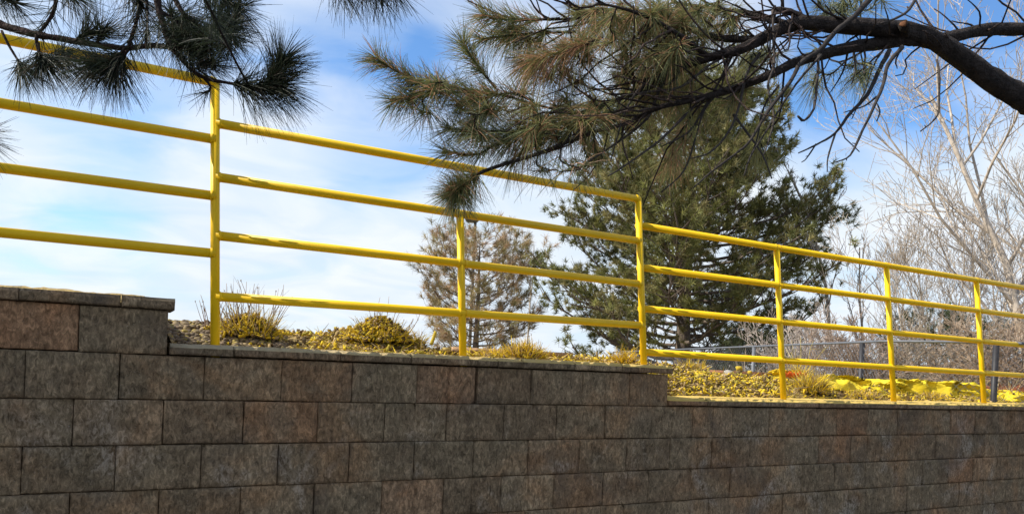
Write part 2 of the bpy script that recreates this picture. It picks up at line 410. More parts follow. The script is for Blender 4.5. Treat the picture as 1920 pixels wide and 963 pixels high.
def chip(m, x, y, z, l, w, t, c):
    R = rotm(); R2 = R.copy(); box(m, (-l/2, -w/2, -t/2), (l/2, w/2, t/2), c, R=R, o=(x, y, z))
for _ in range(7500):
    x = .5+RNG.random()*7.2 if RNG.random() < .75 else 3.15+RNG.random()*1.4
    if 1.75 < x < 3.05 and RNG.random() < .7: continue
    y = 3.99+RNG.random()**.8*.75
    z = bedz(x, y)+.008*RNG.random()
    yl = 2 if x < 1.0 else 3 if x < 3 else 4
    q = noise.noise(Vector((x*9, y*9, 0)))
    if q < -.12 and RNG.random() < .8: yl *= .15
    if q > .12: yl *= 2.5
    c = pick([YEL, TAN, DRK, OLV], [yl, 3, 3, 2]); z += max(0, noise.noise(Vector((x*11, y*11, 4))))*.05
    chip(deb, x, y, z+.004, .012+.05*RNG.random()**2, .006+.014*RNG.random(), .003+.008*RNG.random(), c)
n = 13000; bx_ = .9+RNG.random(n)*6.9; by_ = 3.99+RNG.random(n)*.6; bz_ = np.array([bedz(a, b) for a, b in zip(bx_, by_)])+.012
Dd = RNG.normal(size=(n, 3))*np.array([1, .7, .22])+np.array([0, 0, .12]); Dd /= np.linalg.norm(Dd, axis=1, keepdims=True)
blades(deb, np.stack([bx_, by_, bz_], 1), Dd, (.02+.07*RNG.random(n)**2), .0065, .1, np.array([pick([YEL, TAN, DRK, OLV], [4, 4, 1, 2]) for _ in range(n)]), 2, .4)
tag(deb.build('mulch', M_debris), 'yellow sprayed wood mulch and leaf litter behind the coping', 'mulch', kind='stuff')

# clumps -----------------------------------------------------------------
def clump(name, label, x, y, w, h, n_chip, n_blade, n_stalk, blade_l=.06, stalk_l=.2, cols=None, wts=None, group='dried weed clumps along the wall top', zoff=0, stalk_col=(.42, .33, .25), blade_w=.004, spread=.8, mound=1.0):
    z0 = bedz(x, y)+zoff
    cols = cols or [YEL, TAN, DRK, OLV]; wts = wts or [4, 2, 1.5, 2]
    e = empty(name, (x, y, z0), label, 'weed clump', group)
    m = QM()
    for _ in range(n_chip):
        a = RNG.random()*2*math.pi; r = math.sqrt(RNG.random()); px_ = x+math.cos(a)*r*w/2; py_ = y+math.sin(a)*r*w*.28
        top = h*mound*max(0, 1-r*r)*(.85+.3*RNG.random()); zz = z0+top*RNG.random()**.35
        chip(m, px_, py_, zz, .01+.03*RNG.random()**1.5, .006+.010*RNG.random(), .003+.008*RNG.random(), pick(cols, wts))
    n = n_blade
    if n:
        a = RNG.random(n)*2*math.pi; r = np.sqrt(RNG.random(n)); B = np.stack([x+np.cos(a)*r*w/2*.9, y+np.sin(a)*r*w*.26, z0+h*mound*np.maximum(0, 1-r*r)*RNG.random(n)**.5*.8], 1)
        D = np.stack([np.cos(a)*r*spread, np.sin(a)*r*spread*.7, np.ones(n)], 1)+RNG.normal(size=(n, 3))*.38; D /= np.linalg.norm(D, axis=1, keepdims=True)
        C = np.array([pick(cols, [wts[0]*1.3, wts[1]*1.5, wts[2]*.5, wts[3]]) for _ in range(n)])
        C = C*1.15; blades(m, B, D, blade_l*1.2*(.45+RNG.random(n)), blade_w*1.15*(.6+.8*RNG.random(n)), .15, C, 2, .35)
    m.build('foliage', M_grass, e)
    if n_stalk:
        for _ in range(n_stalk):
            s = QM()
            bx = x+(RNG.random()-.5)*w*.8; by = y+(RNG.random()-.5)*w*.3
            d = np.array([(bx-x)/w*1.4+RNG.normal()*.22, RNG.normal()*.25, 1]); L = stalk_l*(.45+.65*RNG.random()); p = np.array([bx, by, z0+h*.2])
            P = [p]
            for q in range(5): d = d/np.linalg.norm(d)+RNG.normal(size=3)*.09; P.append(P[-1]+d/np.linalg.norm(d)*L/5)
            tube(s, P, np.linspace(.0026, .0011, 6), 4, np.array(stalk_col)*(.7+.6*RNG.random()))
            if RNG.random() < .6:
                k = RNG.integers(2, 5); d2 = d+RNG.normal(size=3)*.6; d2 /= np.linalg.norm(d2); tube(s, [P[k], P[k]+d2*L*.3], [.001, .0005], 3, stalk_col)
            for q in range(2, 6):
                if RNG.random() < .35: stone(s, P[q], .003, (1, 1, 1.8), stalk_col)
            s.build('stalk', M_grass, e)
    return e
def bx_at(px, py, Y): return float(aty(px, py, Y)[0])
X = lambda px, py=650, Y=4.25: bx_at(px, py, Y)
clump('weed_clump', 'yellow-green weed clump with tall dry stalks beside the tallest post base', X(468, 600, 4.15), 4.15, .34, .12, 520, 560, 44, .08, .27)
clump('weed_clump', 'few bare reddish stalks rising from the gravel left of the tallest post', X(392, 600, 4.2), 4.2, .08, .03, 20, 12, 8, .03, .27, stalk_col=(.40, .27, .2))
clump('weed_clump', 'wide yellow mound of cut stems under the second railing bay', X(712, 620, 4.2), 4.2, .42, .135, 1500, 620, 22, .06, .22)
clump('weed_clump', 'small olive tuft on the right end of the wide yellow mound', X(783, 620, 4.25), 4.25, .11, .06, 60, 150, 5, .07, .10, cols=[OLV, TAN, DRK, YEL])
clump('weed_clump', 'cropped yellow grass tuft with dark hollow base, right of the lamp pole', X(985, 655, 4.12), 4.12, .26, .08, 260, 620, 3, .075, .14, wts=[6, 2, 2, .6], blade_w=.005)
clump('weed_clump', 'low flat yellow straw patch just right of the second post', X(925, 655, 4.1), 4.1, .18, .03, 90, 150, 0, .05, .1, wts=[6, 2, 1, .5])
clump('weed_clump', 'spiky yellow grass tuft left of the bay-end post', X(1172, 670, 4.05), 4.05, .17, .05, 120, 260, 5, .08, .12, wts=[6, 2, 1, .5], blade_w=.005, stalk_col=(.75, .55, .06))
clump('weed_clump', 'thin pale stalks growing at the end of the middle wall step', X(1222, 680, 4.1), 4.1, .12, .01, 5, 20, 8, .03, .1, stalk_col=(.6, .56, .4))
clump('weed_clump', 'brownish yellow tuft on the mound just past the middle wall step', X(1298, 690, 4.5), 4.5, .24, .06, 130, 340, 8, .075, .12, wts=[2.5, 3, 1.5, 2], blade_w=.0045)
clump('weed_clump', 'dense olive and yellow grass tuft at the third-bay post under the orange strip', X(1520, 725, 4.12), 4.12, .32, .09, 260, 640, 10, .095, .26, wts=[4, 2, 2, 3], blade_w=.006, stalk_col=(.72, .6, .2))
clump('weed_clump', 'tall leaning yellow straw stems right behind the third-bay post', X(1500, 720, 4.45), 4.45, .18, .06, 40, 120, 14, .12, .36, wts=[6, 2, 1, 1], blade_w=.006, stalk_col=(.8, .66, .12))
clump('weed_clump', 'straight cropped straw stubble in front of the crumpled yellow sheet', X(1752, 745, 4.05), 4.05, .22, .035, 120, 260, 0, .06, .1, wts=[2.5, 4, 2, 1], blade_w=.006, spread=.2)
clump('weed_clump', 'low straw stubble between the third-bay post and the next one', X(1615, 740, 4.05), 4.05, .4, .035, 260, 360, 0, .05, .1, wts=[4, 3, 2, 1.5], blade_w=.006)
clump('weed_clump', 'slender yellow stalks rising near the right end of the sheet', X(1890, 745, 4.3), 4.3, .3, .03, 60, 120, 9, .07, .24, wts=[4, 3, 1, 1], blade_w=.005, stalk_col=(.72, .58, .3))
clump('weed_clump', 'twiggy yellow weed behind the sheet beside the last post', X(1825, 735, 4.6), 4.6, .3, .05, 60, 160, 16, .08, .22, wts=[4, 3, 1, 1], blade_w=.004, stalk_col=(.6, .5, .2))
def rust(m, x0, x1, y0, y1):
    n = 2600; x = x0+RNG.random(n)*(x1-x0); y = y0+RNG.random(n)*(y1-y0)
    hz = np.array([bedz(a, b) for a, b in zip(x, y)]); B = np.stack([x, y, hz+RNG.random(n)*.13*np.clip((x-x0)/.5, 0, 1)], 1); D = RNG.normal(size=(n, 3))+np.array([0, 0, .8]); D /= np.linalg.norm(D, axis=1, keepdims=True)
    C = np.array([.30, .10, .05])*(.5+RNG.random((n, 1))); blades(m, B, D, .035+.04*RNG.random(n), .012, .2, C, 1)
m = QM(); rust(m, 7.0, 10.0, 4.75, 5.6); tag(m.build('ground_cover', M_grass), 'rusty brown dried ground cover past the right end of the sheet', 'ground cover', kind='stuff')

# sticks, stub, rocks, boards, orange strip
def tilted_log(name, label, p0, p1, r0, r1, mat, cat, c=(1, 1, 1)):
    m = QM(); P = smooth_path([p0, (np.array(p0)+np.array(p1))/2+rnd()*r0*.3, p1], 3); tube(m, P, np.linspace(r0, r1, len(P)), 12, c, rough=.15); return tag(m.build(name, mat), label, cat)
tilted_log('cut_stem', 'thick cut stem leaning right at the end of the yellow mound', aty(808, 646, 4.1), aty(817, 621, 4.1), .011, .010, M_debris, 'cut stem', (.55, .42, .05))
m = QM(); a = aty(838, 658, 4.02); tube(m, [a, a+np.array([0, 0, .022])], [.024, .026], 10, (.42, .32, .12), rough=.1); tag(m.build('wood_stub', M_debris), 'short tan wood stub on the coping left of the second post', 'wood stub')
m = QM(); a = aty(850, 651, 4.3); box(m, (0, 0, -.03), (.9, .035, 0), (1, .9, .8), o=a+np.array([0, 0, .004])); tag(m.build('edging_board', M_wood), 'weathered edging board lying behind the second post', 'board')
m = QM(); a = aty(1262, 690, 4.6); box(m, (0, 0, -.06), (1.15, .04, 0), (1.1, .75, .6), o=a); tag(m.build('edging_board', M_wood), 'reddish edging board behind the mound past the middle step', 'board')
m = QM(); stone(m, aty(1366, 703, 4.55), .055, (1.15, .8, .9), (.40, .37, .33)); tag(m.build('rock', M_stone), 'pale grey rock standing on the mound', 'rock')
m = QM(); stone(m, aty(1357, 707, 4.42), .035, (1.3, 1, .75), (.62, .48, .38)); tag(m.build('rock', M_stone), 'small pinkish rock in front of the pale grey rock', 'rock')
m = QM(); stone(m, aty(1352, 736, 4.03), .026, (1.5, 1, .8), (.5, .36, .2)); tag(m.build('rock', M_stone), 'tan stone sitting on the low coping', 'rock')
m = QM(); stone(m, aty(1682, 745, 4.02), .03, (1.1, 1, .8), (.8, .56, .05)); tag(m.build('rock', M_stone), 'rounded yellow sprayed stone at the foot of the fourth-bay post', 'rock')
def capped(px, py, w, label):
    e = empty('tree_stub', tuple(aty(px, py+22, 4.5)), label, 'stub'); m = QM(); b = np.array(e.location)
    tube(m, [b+np.array([0, 0, -.02]), b+np.array([.01, 0, .05]), b+np.array([0, 0, .078])], [w*.42, w*.38, w*.5], 9, (.2, .15, .07), rough=.4); m.build('stem', M_debris, e)
    m = QM(); tube(m, [b+np.array([0, 0, .072]), b+np.array([0, 0, .098]), b+np.array([0, 0, .106])], [w*.42, w*.46, w*.3], 10, (.62, .44, .04), rough=.5); m.build('cut_top', M_debris, e)
capped(1385, 688, .06, 'knobbly cut stub with bright yellow top beside the pale rock'); capped(1405, 696, .04, 'smaller yellow topped cut stub right of the knobbly stub')
m = QM()
for P, r in (([(1414, 727), (1420, 715), (1429, 706)], .008), ([(1420, 715), (1421, 704)], .006), ([(1408, 722), (1418, 718)], .005)):
    P = [aty(a, b, 4.12) for a, b in P]; tube(m, P, np.linspace(r, r*.7, len(P)), 8, (.6, .46, .1), rough=.2)
tag(m.build('forked_stick', M_debris), 'forked yellow stick poking up left of the third-bay post', 'stick')
for P, lb in (([(1372, 700), (1390, 716), (1420, 735), (1440, 745)], 'thin brown stick lying over the mulch below the knobbly stub'), ([(1490, 728), (1530, 722), (1560, 700), (1578, 672)], 'long curved twig leaning right from the olive tuft')):
    m = QM(); P = smooth_path([aty(a, b, 4.05) for a, b in P], 3); tube(m, P, np.linspace(.004, .002, len(P)), 6, (.35, .27, .14)); tag(m.build('stick', M_debris), lb, 'stick')
# orange strip: crinkled
m = QM(); n = 26; V = []
for j in range(4):
    for i in range(n+1):
        p = aty(1470+42*i/n, 709-11*j/3-2*math.sin(i*1.1)*(j/3), 4.42); V.append(p+np.array([0, .012*math.sin(i*1.7+j), .004*math.sin(i*2.3+j*1.3)]))
Q = [(j*(n+1)+i, j*(n+1)+i+1, (j+1)*(n+1)+i+1, (j+1)*(n+1)+i) for j in range(3) for i in range(n)]
m.add(V, Q); o = m.build('plastic_strip', M_orange, None, True); md = o.modifiers.new('s', 'SOLIDIFY'); md.thickness = .003; tag(o, 'crumpled bright orange plastic strip in the straw beside the third-bay post', 'plastic strip')

# crumpled yellow sheet
def tarp(name, label, top, bot, Yt, Yb, sd, col):
    m = QM(); nu, nv = 240, 50; V = []
    for j in range(nv+1):
        v = j/nv
        for i in range(nu+1):
            u = i/nu; xp = top[0][0]+(top[-1][0]-top[0][0])*u
            yt = lerp_tab(xp, top); yb = lerp_tab(xp, bot)
            P = aty(xp, yb, Yb)*(1-v)+aty(xp, yt, Yt)*v
            w = Vector((P[0]*3.4+P[1]*2, v*1.6, sd))
            w = w+Vector((noise.noise(w*1.3), noise.noise(w*1.3+Vector((9, 2, 1))), 0))*.6; q = Vector((w.x*.9+w.y*.5, w.y*.55-w.x*.2, w.z))
            rr = 1-abs(noise.noise(q*1.9))*3; r2 = 1-abs(noise.noise(q*4.6+Vector((3, 1, 7))))*3; r3 = 1-abs(noise.noise(q*10+Vector((1, 5, 2))))*3
            k = math.sin(math.pi*min(1, v*1.15+.08))**.6
            h = .065*k+.050*rr*k+.034*r2*k+.020*r3*k
            V.append(P+np.array([.03*r2*k, -.09*rr*k-.03*r2*k, .55*h-.02+.045*math.sin(v*math.pi)]))
    W = nu+1; Q = [(j*W+i, j*W+i+1, (j+1)*W+i+1, (j+1)*W+i) for j in range(nv) for i in range(nu)]
    m.add(V, Q, None, col); o = m.build(name, M_tarp, None, True); md = o.modifiers.new('s', 'SOLIDIFY'); md.thickness = .003; return tag(o, label, 'ground sheet', 'yellow sprayed fabric sheets on the bed')
tarp('fabric_sheet', 'long crumpled yellow fabric sheet between the last two visible posts', [(1530, 714), (1600, 711), (1680, 716), (1740, 722), (1775, 714), (1800, 722), (1860, 742), (1900, 748), (1960, 752)], [(1530, 730), (1640, 744), (1700, 742), (1770, 746), (1850, 751), (1960, 756)], 4.6, 4.18, 1.3, (1, 1, 1))
tarp('fabric_sheet', 'small folded yellow fabric piece left of the third-bay post', [(1430, 706), (1450, 700), (1470, 702), (1490, 706)], [(1430, 722), (1460, 722), (1490, 724)], 4.75, 4.45, 5.1, (1.02, .95, 1))

# ------------------------------------------------------------------ chain-link fence
ft = .36
fpts = [(atd(1150, 659.5, 19.0)), atd(1414, 649, 11.1), atd(1617, 641, 8.05), atd(1664, 639.5, 7.6), atd(1868, 642, 6.98), atd(2050, 650, 6.6)]
fz = float(np.mean([p[2] for p in fpts[1:5]])); print('fence z', [round(float(p[2]), 3) for p in fpts])
for p in fpts: p[2] = p[2]
fence = empty('chain_link_fence', (float(fpts[2][0]), float(fpts[2][1]), -.9), 'grey chain-link fence with black posts behind the yellow railing', 'fence')
m = QM(); P = smooth_path(fpts, 6); tube(m, P, .014, 12); m.build('top_rail', M_galv, fence, True)
for q, mt in ((0, M_galv), (1, M_galv), (2, M_black), (4, M_black), (5, M_black)):
    p = fpts[q]; m = QM(); tube(m, [np.array([p[0], p[1], -.95]), np.array([p[0], p[1], p[2]-.01])], .027, 14); m.build('fence_post', mt, fence, True)
m = QM(); seg = np.linalg.norm(np.diff(P, axis=0), axis=1); cum = np.concatenate([[0], np.cumsum(seg)]); tot = cum[-1]
def fp(d, z):
    d = min(max(d, 0), tot); i = min(np.searchsorted(cum, d, 'right')-1, len(P)-2); t = (d-cum[i])/seg[i]; q = P[i]*(1-t)+P[i+1]*t; zt = q[2]-.02; return np.array([q[0], q[1], -.9+(zt+.9)*z])
H = 1.25; pit = .062; k = -H
while k < tot:
    for s in (1, -1):
        pts = []
        a0 = k; 
        for j in range(13):
            z = j/12; d = (a0+z*H) if s == 1 else (a0+H-z*H)
            if 0 <= d <= tot: pts.append(fp(d, z))
        if len(pts) > 2: tube(m, pts, .0017, 3, cap=False)
    k += pit*1.15
m.build('wire_mesh', M_galv, fence)

# ------------------------------------------------------------------ street lamp
lp = atd(878.5, 700, 38); lt = atd(866, 412, 38)
lamp = empty('street_lamp', (float(lp[0]), float(lp[1]), -1.0), 'distant dark lamp post with square head directly behind the second post', 'street lamp')
m = QM(); lx, ly = float(lp[0]), float(lp[1]); lz = float(lt[2]); tube(m, [(lx, ly, -1.2), (lx, ly, lz)], [.085, .075], 10); m.build('pole', M_lamp, lamp, True)
m = QM()
hd = fwd0*0+right0; R = np.stack([right0, fwd0, up0], 1)
for sx_, w in ((-.42, .62),):
    V = []
    for z, sc_ in ((0, .55), (.12, .8), (.36, 1.0), (.40, .98)):
        for a, b in ((-1, -1), (1, -1), (1, 1), (-1, 1)): V.append((sx_*0-.18+a*.42*sc_, b*.3*sc_, z))
    V = np.array(V)@R.T+np.array([lx, ly, lz-.12]); Q = [(0, 3, 2, 1), (12, 13, 14, 15)]+[(4*i+k_, 4*i+(k_+1) % 4, 4*i+4+(k_+1) % 4, 4*i+4+k_) for i in range(3) for k_ in range(4)]
    m.add(V, Q)
m.build('lamp_head', M_lamp, lamp)

# ------------------------------------------------------------------ trees
def gcol(a, b, n): t = RNG.random((n, 1)); return (np.array(a)*(1-t)+np.array(b)*t)*(.7+.6*RNG.random((n, 1)))
def conifer(name, label, base, H, prof, nb, tuft_n, needle, nw, cols, trunk_r, gap=1.0, sub=9, tufts=4, rise=.35, group=None, cat='pine tree', trunk_top=1.0, bark=M_trunk, skew=0.0, tuft_spread=1.0, az_bias=None):
    base = np.array(base, float); e = empty(name, tuple(base), label, cat, group)
    tr = QM(); n = 9; P = [base+np.array([skew*t*t*H+.03*H*.4*math.sin(t*5)*t, .02*H*math.sin(t*4+1)*t, H*t*trunk_top]) for t in np.linspace(0, 1, n)]
    P[0] = P[0]-np.array([0, 0, .15]); tube(tr, smooth_path(P, 2), np.linspace(1, .08, (n-1)*2+1)*trunk_r, 10, (1, 1, 1), rough=.2); tr.build('trunk', bark, e)
    br = QM(); fo = QM(); P = np.array(P)
    B = []; D = []; CC = []
    for i in range(nb):
        t = (.06+.92*(i+RNG.random()*.8)/nb)
        R_ = lerp_tab(t, prof)*(.72+.42*RNG.random()); az = i*2.39996+RNG.normal()*.3
        ti = t*(n-1); k = int(min(ti, n-2)); p0 = P[k]*(1-(ti-k))+P[k+1]*(ti-k)
        o = np.array([math.cos(az), math.sin(az), 0]); lift = rise*(.3+.9*t)+RNG.normal()*.08; sag = .18*(1-t)
        pts = []
        for u in np.linspace(0, 1, 7):
            q = p0+o*R_*u*(1-.1*u)+np.array([0, 0, R_*(lift*u*u*.9+.12*u-sag*u*(1-u))])+RNG.normal(size=3)*.02*R_*u
            pts.append(q)
        pts = np.array(pts); rb = trunk_r*.30*(1-.6*t)*(.5+.5*R_/max(v for _, v in prof))
        tube(br, pts, np.linspace(rb, rb*.16, 7), 5, (1, 1, 1), cap=False)
        shade = .8+.4*RNG.random()
        ns = max(3, int(sub*(R_/max(v for _, v in prof)+.25)))
        for s in range(ns):
            u = .22+.78*(s+RNG.random())/ns; ui = u*6; kk = int(min(ui, 5)); q = pts[kk]*(1-(ui-kk))+pts[kk+1]*(ui-kk)
            ax = pts[kk+1]-pts[kk]; ax /= np.linalg.norm(ax); side = np.cross(ax, [0, 0, 1])*(1 if s % 2 else -1)
            d = ax*.75+side*(.75*RNG.random()+.25)+np.array([0, 0, .28+.25*RNG.normal()]); d /= np.linalg.norm(d)
            Ls = R_*.26*(1.15-.55*u)*(.7+.6*RNG.random())+.08
            sp_ = np.array([q+d*Ls*w+np.array([0, 0, .12*Ls*w*w]) for w in np.linspace(0, 1, 4)])
            tube(br, sp_, np.linspace(rb*.3+.004, .004, 4), 4, (1, 1, 1), cap=False)
            low = .45+.55*min(1, max(0, (t-.08)/.22)); nt_ = max(1, int(tufts*(.6+.8*RNG.random())*gap*low))
            for w_ in range(nt_):
                w = .35+.65*RNG.random() if w_ else 1.0
                c = q+d*Ls*w+RNG.normal(size=3)*needle*.55*tuft_spread; dd = d+RNG.normal(size=3)*.45+np.array([0, 0, .35]); dd /= np.linalg.norm(dd)
                B.append(c); D.append(dd); CC.append(shade*(.8+.4*RNG.random()))
    B = np.array(B); D = np.array(D); CC = np.array(CC); nT = len(B); K = tuft_n
    Bb = np.repeat(B, K, 0)+np.repeat(D, K, 0)*(RNG.random((nT*K, 1))*needle*.8)
    Dd = np.repeat(D, K, 0)*.75+RNG.normal(size=(nT*K, 3))*.62; Dd /= np.linalg.norm(Dd, axis=1, keepdims=True)
    tint = gcol(cols[0], cols[1], nT)*CC[:, None]
    if len(cols) > 2:
        br_ = RNG.random(nT) < .25; tint[br_] = gcol(cols[2], cols[2], br_.sum())
    blades(fo, Bb, Dd, needle*(.7+.6*RNG.random(nT*K)), nw, .05, np.repeat(tint, K, 0), 1)
    br.build('limbs', bark, e); fo.build('crown', M_farneedle, e); return e
def gbase(px, D, z=-.9): p = atd(px, 690, D); return (float(p[0]), float(p[1]), z)
conifer('pine_tree', 'broad dark green pine behind the middle of the railing', gbase(1278, 21, -1.0), 9.0, [(0, 2.4), (.1, 3.9), (.25, 4.8), (.4, 4.5), (.55, 3.9), (.7, 3.3), (.85, 2.4), (1, .8)], 112, 36, .155, .018, [(.14, .15, .05), (.27, .265, .09), (.34, .30, .13)], .26, sub=14, tufts=6.9, tuft_spread=1.25)
conifer('pine_tree', 'small rusty brown pine standing left of the big green pine', gbase(890, 23, -1.0), 4.7, [(0, .7), (.15, 1.4), (.4, 2.0), (.65, 2.0), (.85, 1.4), (1, .6)], 54, 36, .20, .013, [(.50, .36, .20), (.34, .31, .14), (.58, .41, .26)], .13, sub=7, tufts=3.6, rise=.5)
conifer('pine_tree', 'dark low evergreen behind the fence at the far right', gbase(1745, 17), 2.3, [(0, 1.2), (.3, 1.6), (.7, 1.2), (1, .4)], 40, 18, .12, .013, [(.07, .09, .04), (.14, .15, .07)], .1, sub=9, tufts=4)
conifer('pine_tree', 'dark evergreen at the frame edge beyond the last post', gbase(1930, 20), 2.4, [(0, 1.3), (.3, 1.9), (.7, 1.4), (1, .4)], 40, 18, .13, .015, [(.07, .09, .04), (.14, .15, .07)], .1, sub=9, tufts=4)
conifer('pine_tree', 'squat dark evergreen seen through the fence below the big pine limbs', gbase(1420, 18), 1.5, [(0, 1.0), (.3, 1.4), (.7, 1.0), (1, .4)], 34, 18, .12, .013, [(.07, .09, .04), (.14, .15, .07)], .09, sub=8, tufts=3)

def bare(name, label, base, H, d0, r0, spread=.55, levels=5, seed=0, col=(1, 1, 1), kids=(6, 6, 5, 5, 4), ratio=.55, up=.25, group=None, cat='bare tree', minr=.0045, start=.25, mat=None, trunks=1):
    rs = np.random.default_rng(seed); base = np.array(base, float)
    e = empty(name, tuple(base), label, cat, group); T = QM(); C = QM(); cnt = [0]
    def grow(p, d, L, r, lv):
        nseg = 6 if lv == 0 else 4 if lv < 3 else 3
        pts = [p]; d = d/np.linalg.norm(d)
        for i in range(nseg):
            d = d+rs.normal(size=3)*(.09 if lv == 0 else .14)+np.array([0, 0, up*.25]); d /= np.linalg.norm(d); pts.append(pts[-1]+d*L/nseg)
        pts = np.array(pts); R = np.linspace(r, max(minr, r*.35), nseg+1)
        tube(T if lv < 1 else C, pts, R, 7 if lv == 0 else 5 if lv == 1 else 3, np.array(col)*(.8+.4*rs.random()), cap=False); cnt[0] += 1
        if lv >= levels: return
        for k in range(kids[lv]):
            t = start+(1-start)*(k+rs.random())/kids[lv] if lv == 0 else .2+.8*(k+rs.random()*.8)/kids[lv]
            ti = t*nseg; i = int(min(ti, nseg-1)); q = pts[i]*(1-(ti-i))+pts[i+1]*(ti-i)
            ax = pts[i+1]-pts[i]; ax /= np.linalg.norm(ax); rv = rs.normal(size=3); rv -= ax*(rv@ax); rv /= np.linalg.norm(rv)
            dd = ax*(1-spread*.5)+rv*spread*(.7+.6*rs.random())+np.array([0, 0, up])
            grow(q, dd, L*ratio*(1.15-.5*t)*(.75+.5*rs.random()), max(minr, r*.5*(1-.45*t)), lv+1)
    for k in range(trunks):
        dd = np.array(d0, float)+(rs.normal(size=3)*.16 if trunks > 1 else 0)
        if trunks > 1: dd += np.array([(k-(trunks-1)/2)*.25*spread, 0, 0])
        grow(base+(rs.normal(size=3)*.08*np.array([1, 1, 0]) if trunks > 1 else 0)-np.array([0, 0, .1]), dd, H, r0, 0)
    T.build('trunk', mat or M_bare, e); C.build('branches', mat or M_bare, e); return e
Rt = right0
bare('bare_tree', 'large pale bare tree with limbs fanning left at the right edge', gbase(1990, 13), 6.6, Rt*-.30+up0, .085, .66, 4, 11, kids=(13, 7, 5, 4), ratio=.52, up=.20, start=.12)
bare('bare_tree', 'pale bare tree with steep stems just beyond the right frame edge', gbase(2110, 15), 8.0, Rt*-.12+up0, .12, .5, 4, 21, kids=(9, 6, 5, 4), ratio=.5, up=.2, start=.12)
bare('bare_tree', 'many-stemmed bare tree behind the last two posts', gbase(1745, 15), 3.3, Rt*-.03+up0, .028, .5, 4, 5, kids=(7, 5, 4, 3), ratio=.55, up=.22, trunks=4, minr=.0038)
bare('bare_tree', 'upright bare tree with fine twigs right of the last visible post', gbase(1860, 14), 3.4, up0+Rt*-.05, .032, .5, 4, 8, kids=(7, 5, 4, 3), ratio=.55, up=.22, trunks=3, minr=.0038)
bare('bare_tree', 'tall slender bare tree rising right behind the big pine', gbase(1570, 20), 6.6, Rt*-.03+up0, .06, .42, 4, 31, kids=(9, 6, 4, 3), ratio=.30, up=.25, minr=.006, start=.3)
bare('bare_tree', 'short slender bare tree between the pine and the many-stemmed tree', gbase(1625, 22), 4.8, Rt*.02+up0, .05, .42, 4, 36, kids=(8, 5, 4, 2), ratio=.32, up=.25, minr=.006)
bare('bare_tree', 'faint bare treetop between the brown pine and the green pine', gbase(990, 34), 5.6, up0, .06, .3, 4, 41, kids=(7, 5, 3, 2), ratio=.25, up=.45, minr=.008, start=.45)
bare('bare_shrub', 'silvery bare shrub beneath the right side of the big pine', gbase(1505, 11.5), 1.5, up0, .02, .6, 4, 51, col=(1.05, 1.05, 1.1), kids=(6, 5, 4, 3), ratio=.55, up=.2, trunks=6, cat='shrub', minr=.0035, start=.1)
bare('bare_shrub', 'tangled bare shrub directly behind the black corner fence post', gbase(1615, 10.8), 1.35, up0, .018, .6, 4, 52, col=(.75, .66, .62), kids=(7, 5, 5, 4), ratio=.55, up=.15, trunks=6, cat='shrub', minr=.0035, start=.1)
for i, (px, D, h, lb) in enumerate(((1700, 11, 1.4, 'tangled grey shrub behind the fence right of the fourth-bay post'), (1790, 10.5, 1.3, 'tangled tan shrub behind the fence left of the last visible post'), (1880, 9.8, 1.3, 'tangled brown shrub behind the fence at the right frame edge'), (1955, 9.6, 1.6, 'tangled shrub behind the fence just past the frame edge'))):
    bare('bare_shrub', lb, gbase(px, D), h, up0, .02, .65, 4, 60+i, col=[(.72, .68, .62), (.85, .75, .65), (.6, .52, .48), (.8, .7, .6)][i], kids=(6, 5, 4, 3), ratio=.55, up=.12, trunks=5, cat='shrub', minr=.0035, start=.08, group='tangled shrubs behind the fence')
thick = QM()                                             # low leaf litter / undergrowth further back
def thicket(x0, x1, D0, D1, n, h):
    px_ = x0+RNG.random(n)*(x1-x0); D_ = D0+RNG.random(n)*(D1-D0)
    B = np.array([gbase(a, b) for a, b in zip(px_, D_)]); B[:, 2] = -.95+RNG.random(n)*h; d = RNG.normal(size=(n, 3))*np.array([.6, .6, 1])+np.array([0, 0, .5]); d /= np.linalg.norm(d, axis=1, keepdims=True)
    blades(thick, B, d, .18+.3*RNG.random(n), .012, .1, gcol((.22, .17, .12), (.42, .35, .26), n), 2, .4)
thicket(1380, 2100, 11, 18, 5000, .95); thicket(1330, 1420, 14, 18, 900, .7)
tag(thick.build('undergrowth', M_grass), 'low brown winter undergrowth massed behind the fence', 'undergrowth', kind='stuff')

# ------------------------------------------------------------------ overhanging pines
GRN = np.array([.125, .15, .06]); OLI = np.array([.27, .255, .095]); BRN = np.array([.46, .25, .14]); GRY = np.array([.28, .29, .20])
def shoot(m, P, n, L, w, droop=.12, cols=(GRN, OLI), wts=(1, 1), part=.75, spread=.75, bias=None):
    """needles bristling off the last part of the stem polyline"""
    P = np.asarray(P); seg = np.linalg.norm(np.diff(P, axis=0), axis=1); cum = np.concatenate([[0], np.cumsum(seg)]); tot = cum[-1]
    u = (1-part*RNG.random(n)**1.25)*tot; i = np.clip(np.searchsorted(cum, u, 'right')-1, 0, len(P)-2); t = ((u-cum[i])/seg[i])[:, None]
    B = P[i]*(1-t)+P[i+1]*t; ax = P[i+1]-P[i]; ax /= np.linalg.norm(ax, axis=1, keepdims=True)
    nf = max(1, n//3); rv = RNG.normal(size=(n, 3))
    rv -= ax*np.sum(rv*ax, 1, keepdims=True); rv /= np.linalg.norm(rv, axis=1, keepdims=True)
    th = (.35+.85*RNG.random(n)*spread*1.2)[:, None]; D = ax*np.cos(th)+rv*np.sin(th)
    if bias is not None: D = D+np.array(bias)
    D /= np.linalg.norm(D, axis=1, keepdims=True)
    c = np.array([cols[k] for k in RNG.choice(len(cols), n, p=np.array(wts)/sum(wts))])*(.7+.6*RNG.random((n, 1)))
    blades(m, B, D, L*(.7+.45*RNG.random(n)), w, droop, c, 3, .10)
